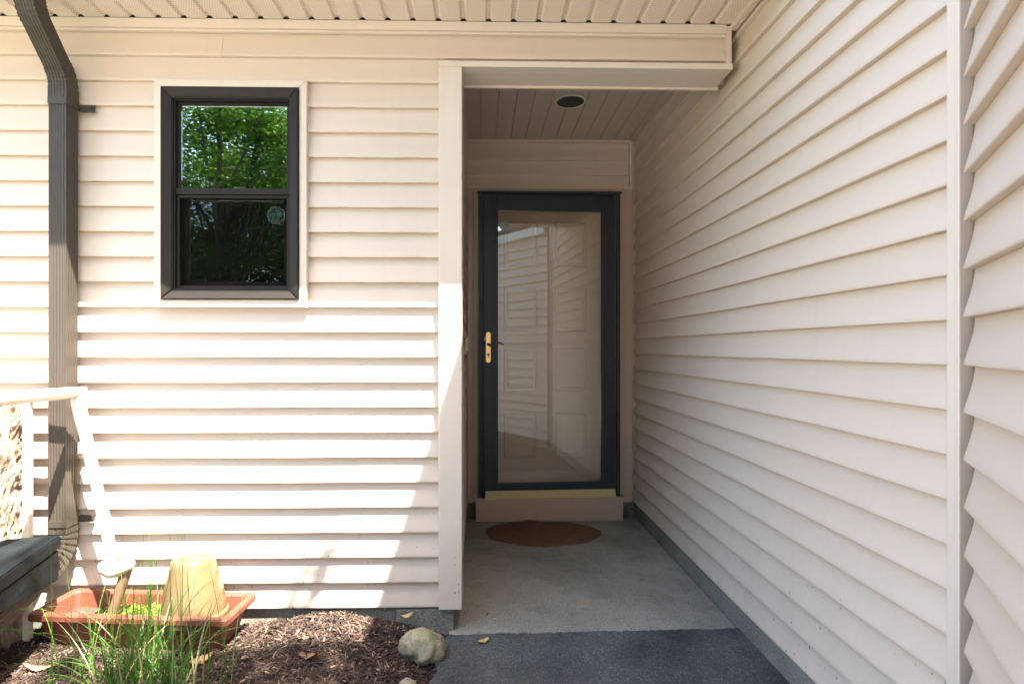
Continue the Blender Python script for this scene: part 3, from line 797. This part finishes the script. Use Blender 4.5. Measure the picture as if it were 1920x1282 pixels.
# ------------------------------------------------------------------ terracotta trough
def loft_rect(levels, yaw, cx, cy):
    """levels: (half length, half width, z); open shape with rounded corners"""
    vs_, fs = [], []; n = 24
    for hl, hw, z in levels:
        for i in range(n):
            q_ = i // 6; a = R(90 * q_) + R(90) * (i % 6) / 5; rr = 0.02
            sx = 1 if q_ in (0, 3) else -1; sy = 1 if q_ in (0, 1) else -1
            x = sx * (hl - rr) + rr * math.cos(a); y = sy * (hw - rr) + rr * math.sin(a)
            vs_.append((cx + x * math.cos(yaw) - y * math.sin(yaw), cy + x * math.sin(yaw) + y * math.cos(yaw), z))
    for l in range(len(levels) - 1):
        for i in range(n): j = (i + 1) % n; fs.append((l * n + i, l * n + j, (l + 1) * n + j, (l + 1) * n + i))
    return vs_, fs, n
PC = (-1.262, -0.142); PY = R(-4.5)
tr = empty('planter', 'long terracotta planter trough on the mulch against the siding', 'planter', (PC[0], PC[1], 0.04))
lev = [(0.322, 0.070, 0.045), (0.350, 0.094, 0.160), (0.352, 0.096, 0.163)]
v, f, n = loft_rect(lev, PY, *PC); f.append(tuple(range(n))[::-1])
sub(link('trough', mesh('trough', v, f), 'terracotta'), tr)
lev = [(0.350, 0.094, 0.158), (0.372, 0.113, 0.160), (0.376, 0.117, 0.166), (0.376, 0.117, 0.183), (0.372, 0.113, 0.188), (0.352, 0.093, 0.188), (0.345, 0.088, 0.182), (0.335, 0.080, 0.120)]
v, f, n = loft_rect(lev, PY, *PC)
sub(link('rim', mesh('rim', v, f, False), 'terracotta'), tr)
lev = [(0.336, 0.0815, 0.128)]
v, f, n = loft_rect(lev, PY, *PC); f.append(tuple(range(n)))
sub(link('soil', mesh('soil', v, f), 'potsoil'), tr)
def sedum():
    rnd = random.Random(21); vs_, fs, tones = [], [], []
    for i in range(2600):
        u = rnd.gauss(-0.06, 0.085); w = rnd.uniform(-0.074, 0.062)
        if abs(u + .06) > .17: continue
        hgt = 0.131 + 0.030 * max(0, 1 - ((u + .06) / .17) ** 2) * (0.75 + .5 * noise.noise((u * 25, w * 25, 0))) * rnd.uniform(.6, 1.05)
        x = PC[0] + u * math.cos(PY) - w * math.sin(PY); y = PC[1] + u * math.sin(PY) + w * math.cos(PY)
        rot = Matrix.Rotation(rnd.uniform(0, 6.28), 3, 'Z') @ Matrix.Rotation(rnd.uniform(-.7, .7), 3, 'X'); s = rnd.uniform(.004, .0085)
        b = len(vs_)
        for p in ((-1, 0, 0), (-.2, -.6, .15), (1, 0, .1), (-.2, .6, .15)):
            q_ = rot @ (Vector(p) * s); vs_.append((x + q_.x, y + q_.y, hgt + q_.z))
        fs.append((b, b + 1, b + 2, b + 3)); t = rnd.random()
        tones.append((0.16 + .10 * t, 0.24 + .09 * t, 0.035 + .02 * t))
    me = mesh('groundcover', vs_, fs); set_tone(me, tones); return me
tag(link('groundcover', sedum(), 'sedum'), 'low lime green groundcover growing in the terracotta trough', 'groundcover', kind='stuff')

# upturned amber pot standing in the trough
def lathe(prof, n=40):
    vs_, fs = [], []
    for r, z in prof:
        for i in range(n): a = 2 * math.pi * i / n; vs_.append((r * math.cos(a), r * math.sin(a), z))
    for l in range(len(prof) - 1):
        for i in range(n): j = (i + 1) % n; fs.append((l * n + i, l * n + j, (l + 1) * n + j, (l + 1) * n + i))
    return vs_, fs, n
jar = empty('upturned_pot', 'amber glazed pot turned upside down at the right of the trough', 'pot', (-1.075, -0.150, 0.129))
v, f, n = lathe([(0.112, 0.0), (0.114, 0.004), (0.112, 0.05), (0.107, 0.085), (0.100, 0.120), (0.090, 0.160), (0.079, 0.200), (0.0735, 0.222), (0.069, 0.228), (0.055, 0.230), (0.050, 0.226), (0.0, 0.226)])
v = [(p[0] * (1 + .05 * noise.noise((p[0] * 9, p[1] * 9, p[2] * 7))), p[1] * (1 + .05 * noise.noise((p[0] * 9, p[1] * 9, 3))), p[2] + .006 * noise.noise((p[0] * 8, p[1] * 8, p[2] * 8))) for p in v]
link('body', mesh('body', v, f, True), 'amber', jar)
jar.rotation_euler = (R(-3), R(-4), 0)
v, f, n = lathe([(0.106, 0.030), (0.1185, 0.026), (0.120, 0.018), (0.1190, 0.002), (0.110, 0.0)])
link('lip', mesh('lip', v, f, True), 'amber', jar)

# pale pole with a rail: garden stand in front of the downspout
st = empty('wooden_stand', 'sunbleached wooden stand with a sloping pole above the trough', 'stand', (-1.54, -0.14, 0.06))
def bent(name, pts, rad, mat, parent, sides=10, wob=0.0, seed=1):
    v, f = tube(name, pts, rad, sides)
    if wob: v = [p + Vector((noise.noise(p * 30 + Vector((seed, 0, 0))), noise.noise(p * 30 + Vector((0, seed, 5))), noise.noise(p * 30))) * wob for p in v]
    return sub(link(name, mesh(name, v, f, True), mat), parent)
def lerp_pts(a, b, n): return [Vector(a).lerp(Vector(b), i / n) for i in range(n + 1)]
bent('rail', lerp_pts((-1.520, -0.105, 0.987), (-1.550, -0.95, 0.985), 10), [.015, .021] + [.021] * 9, 'palewood', st, 10, .004, 2)
bent('pole', lerp_pts((-1.530, -0.135, 0.990), (-1.380, -0.150, 0.345), 12), [.020, .0245, .022] + [.0205] * 10, 'palewood', st, 12, .003, 3)
bent('pole_foot', [(-1.412, -.165, .345), (-1.398, -.170, .335), (-1.372, -.172, .327), (-1.350, -.172, .328), (-1.330, -.172, .337), (-1.308, -.170, .350), (-1.296, -.166, .356)], [.016, .028, .033, .031, .027, .025, .014], 'palewood', st, 12, .004, 4)
bent('peg', lerp_pts((-1.312, -0.168, 0.345), (-1.392, -0.152, 0.120), 5), [.020, .019, .019, .018, .018, .017], 'pegwood', st, 10, .003, 5)
sub(box('post', -1.720, -1.696, -0.148, -0.124, 0.02, 0.955, 'palewood', bev=0.004), st)
bent('stay', lerp_pts((-1.705, -0.135, 0.957), (-1.535, -0.150, 0.975), 5), [.013] * 6, 'palewood', st, 8, .003, 6)
bent('leg', lerp_pts((-1.550, -0.93, 0.985), (-1.570, -0.93, 0.0), 5), [.022] * 6, 'palewood', st, 8, .003, 8)

# bark covered log standing at the left edge
def log_mesh():
    vs_, fs = [], []; n, m = 96, 90
    for j in range(m + 1):
        z = 0.0 + 0.925 * j / m
        for i in range(n):
            a = 2 * math.pi * i / n
            u = a * 1.0 + z * 1.1
            r = 0.145 + 0.022 * noise.noise((math.cos(u) * 4.5, math.sin(u) * 4.5, z * 5)) + 0.016 * noise.noise((math.cos(u) * 12, math.sin(u) * 12, z * 16)) + 0.008 * noise.noise((math.cos(u) * 30, math.sin(u) * 30, z * 34))
            vs_.append((r * math.cos(a), r * math.sin(a) * .85, z))
    for j in range(m):
        for i in range(n): k = (i + 1) % n; fs.append((j * n + i, j * n + k, (j + 1) * n + k, (j + 1) * n + i))
    fs.append(tuple(range(m * n, m * n + n)))
    return mesh('bark_log', vs_, fs)
tag(link('bark_log', log_mesh(), 'bark', None, (-1.880, -0.170, 0.03)), 'rough bark covered log standing upright at the left edge', 'log')

# dark stone bench in the left corner
be = empty('stone_bench', 'dark grey slate bench end in the lower left corner', 'bench', (-1.57, -0.154, 0.0))
be.rotation_euler = (0, 0, R(15))
def rough_box(name, x0, x1, y0, y1, z0, z1, amp, parent):
    bm = bmesh.new(); bm_box(bm, x0, x1, y0, y1, z0, z1)
    bmesh.ops.bevel(bm, geom=bm.edges[:], offset=0.005, segments=2, affect='EDGES')
    bmesh.ops.subdivide_edges(bm, edges=[e for e in bm.edges if e.calc_length() > .04], cuts=14, use_grid_fill=True)
    for v_ in bm.verts: v_.co += Vector((noise.noise(v_.co * 22), noise.noise(v_.co * 22 + Vector((9, 0, 0))), noise.noise(v_.co * 22 + Vector((0, 9, 0))))) * amp
    return link(name, bm_mesh(name, bm), 'slate', parent)
rough_box('seat_slab', -0.62, 0.0, -1.35, 0.0, 0.405, 0.452, 0.004, be)
ap = rough_box('apron', -0.60, -0.004, -1.33, -0.012, 0.285, 0.4025, 0.002, be)
for v_ in ap.data.vertices:                               # the underside of the stone rises towards the front
    if v_.co.z < 0.40:
        k = min(1.0, max(0.0, -v_.co.y / 0.45)); v_.co.z = 0.4025 - (0.4025 - v_.co.z) * (1 - 0.50 * k)
rough_box('leg', -0.58, -0.36, -0.32, -0.08, 0.0, 0.31, 0.002, be)
rough_box('leg', -0.58, -0.36, -1.25, -1.01, 0.0, 0.345, 0.002, be)

# ------------------------------------------------------------------ stones, leaves
def stone_obj(loc, sx, sy, sz, seed, label):
    bm = bmesh.new(); bmesh.ops.create_icosphere(bm, subdivisions=4, radius=1.0)
    for v_ in bm.verts:
        p = v_.co.normalized(); o_ = Vector((seed, seed * 2, 0))
        r = 1 + .22 * noise.noise(p * 1.3 + o_) + .17 * noise.noise(p * 2.6 + o_) + .07 * abs(noise.noise(p * 5 + o_)) + .05 * noise.noise(p * 11 + o_) + .025 * noise.noise(p * 24 + o_)
        v_.co = Vector((p.x * r * sx, p.y * r * sy, p.z * r * sz))
    return tag(link('stone', bm_mesh('stone', bm, True), 'stone', None, loc, (0, R(8), R(seed * 4))), label, 'stone')
stone_obj((-0.212, -0.205, 0.045), 0.084, 0.062, 0.058, 3.7, 'large mossy tan stone at the corner of the asphalt path')
stone_obj((-0.245, -0.400, 0.012), 0.030, 0.032, 0.026, 5.1, 'small smooth grey stone below the large mossy stone')
def leaf_obj(loc, L, W, curl, rot, mat, label, lobes=0):
    vs_, fs = [], []; n = 8
    for i in range(n + 1):
        t = i / n; w = W * math.sin(math.pi * min(1, t * .92 + .04)) ** .8 * (1 + lobes * math.sin(t * 16))
        x = (t - .5) * L; z = curl * (abs(t - .5) * 2) ** 2
        vs_ += [(x, -w / 2, z + curl * .7), (x, 0, z), (x, w / 2, z + curl * .5)]
    for i in range(n):
        for k in range(2): a = 3 * i + k; fs.append((a, a + 1, a + 4, a + 3))
    b = len(vs_); vs_ += [(p[0], p[1], p[2] - .0008) for p in vs_[:b]]; fs += [tuple(b + i for i in q_)[::-1] for q_ in fs[:]]
    return tag(link('dry_leaf', mesh('dry_leaf', vs_, fs, True), mat, None, loc, rot), label, 'leaf')
leaf_obj((0.012, -0.105, 0.008), 0.050, 0.024, 0.008, (0.1, 0, R(35)), 'deadleaf', 'yellow brown dry leaf lying on the asphalt before the slab', .3)
leaf_obj((-0.288, -0.030, 0.075), 0.052, 0.022, 0.010, (0.3, -.25, R(10)), 'deadleaf', 'pale curled leaf caught against the foundation by the mossy stone')
leaf_obj((-0.60, -0.30, mulch_h(-.60, -.30) + .012), 0.08, 0.035, 0.014, (0.1, -.2, R(-20)), 'brownleaf', 'large crumpled brown leaf in the middle of the mulch', .3)
leaf_obj((-0.968, -0.315, mulch_h(-.97, -.315) + .015), 0.075, 0.032, 0.014, (0.4, -.2, R(25)), 'deadleaf', 'tan dead leaf on the mulch in front of the trough', .2)
leaf_obj((-1.50, -0.36, mulch_h(-1.5, -.36) + .015), 0.09, 0.025, 0.018, (0.2, .2, R(15)), 'deadleaf', 'straw coloured curled leaf at the left front corner of the trough', .2)
leaf_obj((0.03, 0.13, 0.005), 0.016, 0.010, 0.004, (0, 0, 1), 'brownleaf', 'dark crumb of leaf on the slab near the corner post')
leaf_obj((0.478, 0.235, 0.004), 0.022, 0.012, 0.003, (0, 0, .4), 'deadleaf', 'small tan leaf scrap in the middle of the slab')

# ------------------------------------------------------------------ clump of long grass
gr = empty('grass_clump', 'clump of long green arching grass in front of the trough', 'grass', (-1.08, -0.46, 0.03))
rg = random.Random(17)
def blade(base, L, W, azim, lean, droop, tone):
    n = 8; vs_ = []; p = Vector(base); ang = lean
    side = Vector((-math.sin(azim), math.cos(azim), 0)); h = Vector((math.cos(azim), math.sin(azim), 0))
    tw = rg.uniform(-.9, .9)
    for i in range(n + 1):
        t = i / n; w = W * (1 - t ** 1.6) * (0.55 + .45 * min(1, t * 5)) + .0003
        s = (side * math.cos(tw) + h * math.sin(tw) * .8).normalized()
        vs_ += [p - s * w / 2, p + s * w / 2]
        ang += droop / n * (0.35 + 1.3 * t)
        p = p + (h * math.sin(ang) + Vector((0, 0, 1)) * math.cos(ang)) * (L / n)
    fs = [(2 * i, 2 * i + 1, 2 * i + 3, 2 * i + 2) for i in range(n)]
    me = mesh('grass_blade', vs_, fs, True); set_tone(me, [tone] * n)
    return sub(link('grass_blade', me, 'blade'), gr)
def gtone():
    t = rg.random()
    return (0.030 + .055 * t, 0.090 + .085 * t, 0.010 + .018 * t) if rg.random() < .9 else (0.24, 0.20, 0.09)
for i in range(215):
    bx, by = -1.09 + rg.gauss(0, .105), -0.475 + rg.gauss(0, .05)
    az = rg.uniform(0, 6.283)
    kind = rg.random()
    if kind < .35: blade((bx, by, .03), rg.uniform(.22, .40), rg.uniform(.003, .0065), az, rg.uniform(.03, .3), rg.uniform(.1, .7), gtone())
    elif kind < .78: blade((bx, by, .03), rg.uniform(.25, .48), rg.uniform(.003, .006), az, rg.uniform(.2, .6), rg.uniform(.8, 2.0), gtone())
    else: blade((bx, by, .03), rg.uniform(.38, .60), rg.uniform(.002, .0036), az, rg.uniform(.0, .2), rg.uniform(.0, .3), gtone())
for L, az, le, dr in ((.60, 1.2, .02, .05), (.57, 2.0, .05, .1), (.55, .2, .10, .25), (.50, 0, .2, .6), (.62, 3.1, .5, 1.5), (.60, 3.3, .65, 1.2), (.55, 2.9, .4, 1.7), (.48, .1, .5, 1.6), (.52, 6.2, .7, 1.4), (.5, 3.0, .8, 1.0), (.46, 0.3, .3, 1.0)):
    blade((-1.07 + rg.gauss(0, .03), -0.46, .03), L, .005, az, le, dr, gtone())

# ------------------------------------------------------------------ trees across the yard (seen mirrored in the window)
def tree(name, label, base, H, crown_c, crown_r, n_leaf, seed, size=0.11, keep=None):
    rnd = random.Random(seed)
    t = empty(name, label, 'tree', base, 'trees across the yard')
    vs_, fs = [], []
    def add(pts, rad, sides=7):
        v, f = tube('t', pts, rad, sides); b = len(vs_); vs_.extend(v); fs.extend([tuple(b + i for i in q_) for q_ in f])
    top = Vector((crown_c[0], crown_c[1], crown_c[2]))
    add([Vector((0, 0, -0.1)), Vector((.05, .03, H * .2)), Vector((-.04, .05, H * .45)), top * .85 + Vector((0, 0, 0)), top], [.20, .16, .13, .09, .04], 9)
    tips = []
    for i in range(26):
        h = rnd.uniform(.3, .85); s = Vector((0, 0, H * h * .8)) + Vector((top.x, top.y, 0)) * h * .8
        a = rnd.uniform(0, 6.283); e = rnd.uniform(-.2, .9)
        d = Vector((math.cos(a) * math.cos(e) * crown_r[0], math.sin(a) * math.cos(e) * crown_r[1], math.sin(e) * crown_r[2]))
        end = top + d * .85
        mid = s.lerp(end, .5) + Vector((rnd.gauss(0, .2), rnd.gauss(0, .2), .25))
        add([s, mid, end], [.05, .03, .010], 5); tips.append((mid, end))
    link('trunk', mesh('trunk', vs_, fs, True), 'trunk', t)
    vs_, fs, tones = [], [], []
    clumps = []
    for i in range(150):
        u = Vector((rnd.gauss(0, 1), rnd.gauss(0, 1), rnd.gauss(0, 1))).normalized() * rnd.random() ** .45
        clumps.append((top + Vector((u.x * crown_r[0], u.y * crown_r[1], u.z * crown_r[2])), rnd.uniform(.35, .8)))
    for m_, e_ in tips: clumps += [(e_, .5), (m_.lerp(e_, .6), .5)]
    for i in range(n_leaf):
        c, r = clumps[rnd.randrange(len(clumps))]
        p = c + Vector((rnd.gauss(0, r * .55), rnd.gauss(0, r * .55), rnd.gauss(0, r * .32)))
        if keep and not keep(p + Vector(base)): continue
        rot = Matrix.Rotation(rnd.uniform(0, 6.28), 3, 'Z') @ Matrix.Rotation(rnd.gauss(.3, .5), 3, 'X')
        s = size * rnd.uniform(.6, 1.2); b = len(vs_)
        for q_ in ((-.5, 0, 0), (-.1, -.27, .04), (.5, 0, -.05), (-.1, .27, .04)): vs_.append(p + rot @ (Vector(q_) * s))
        fs.append((b, b + 1, b + 2, b + 3)); k = rnd.random()
        tones.append((.045 + .05 * k, .10 + .075 * k, .016 + .018 * k))
    me = mesh('crown', vs_, fs); set_tone(me, tones); link('crown', me, 'leaves', t)
    return t
tree('shade_tree', 'leafy green tree mirrored in the left half of the window', (-6.0, -11.0, -0.05), 6.0, (0, 0, 5.2), (3.0, 2.6, 2.7), 40000, 31)
tree('shade_tree', 'leafy green tree mirrored in the right half of the window', (-1.8, -13.5, -0.05), 6.5, (0, 0, 5.6), (3.0, 2.6, 3.0), 40000, 32)
tree('shade_tree', 'far tree closing the gap between the trees mirrored in the window', (-5.6, -18.0, -0.05), 9.0, (0, 0, 7.2), (4.4, 3.0, 4.6), 42000, 33, .19)

# limb of a yard tree reaching over the path: dapples the bed, the bench and the front of the trough
def off_wall(p):
    g = p - SUN * ((p.z - 0.10) / SUN.z)                  # where this leaf's shadow reaches the bed
    w = p - SUN * (p.y / SUN.y)                           # and where it would reach the wall
    if g.y > -0.232: return 0.0 < w.z < 0.42 and abs(w.x + 0.66 - 0.45 * (w.z - 0.2)) < 0.085 and noise.noise((w.x * 8, w.z * 8, 5)) > -0.4
    if -1.75 < g.x < -1.22 and g.y > -0.62: return noise.noise((g.x * 6, g.y * 6, 0)) > 0.25
    if -1.22 <= g.x < -0.95 and g.y > -0.75: return noise.noise((g.x * 9, g.y * 9, 2)) > -0.1
    return True
tree('shade_tree', 'tall tree behind the camera whose crown dapples the mulch bed', (-0.6, -6.6, -0.05), 5.2, (0.9, 3.6, 5.4), (1.35, 1.2, 0.7), 11000, 35, .10, off_wall)
def hedge(base, r, n_leaf, seed, label):
    rnd = random.Random(seed); t = empty('shrub', label, 'shrub', base, 'shrubs below the yard trees')
    vs_, fs = [], []
    for i in range(5):
        a = rnd.uniform(0, 6.28); v, f = tube('s', [(0, 0, -.05), (math.cos(a) * r[0] * .3, math.sin(a) * r[1] * .3, r[2] * .8), (math.cos(a) * r[0] * .7, math.sin(a) * r[1] * .7, r[2] * 1.6)], [.04, .025, .01], 5)
        b = len(vs_); vs_ += v; fs += [tuple(b + i_ for i_ in q_) for q_ in f]
    link('stem', mesh('stem', vs_, fs), 'trunk', t)
    vs_, fs, tones = [], [], []
    for i in range(n_leaf):
        u = Vector((rnd.gauss(0, 1), rnd.gauss(0, 1), rnd.gauss(0, 1))).normalized() * rnd.random() ** .35
        k_ = 1 + .35 * noise.noise(u * 2.5 + Vector((seed, 0, 0)))
        p = Vector((u.x * r[0] * k_, u.y * r[1] * k_, r[2] + u.z * r[2] * k_))
        rot = Matrix.Rotation(rnd.uniform(0, 6.28), 3, 'Z') @ Matrix.Rotation(rnd.gauss(.3, .6), 3, 'X'); s_ = rnd.uniform(.09, .18); b = len(vs_)
        for q_ in ((-.5, 0, 0), (-.1, -.27, .04), (.5, 0, -.05), (-.1, .27, .04)): vs_.append(p + rot @ (Vector(q_) * s_))
        fs.append((b, b + 1, b + 2, b + 3)); k = rnd.random(); tones.append((.05 + .05 * k, .10 + .07 * k, .024 + .02 * k))
    me = mesh('foliage', vs_, fs); set_tone(me, tones); link('foliage', me, 'leaves', t)
for i, (x, y, w) in enumerate(((-9.5, -13.5, 'left end'), (-6.2, -14.5, 'middle left'), (-3.2, -14.8, 'middle right'), (-0.2, -15.5, 'right end'))):
    hedge((x, y, -.05), (2.6, 1.6, 2.9), 30000, 50 + i, 'dark green shrub at the ' + w + ' of the row mirrored low in the window')
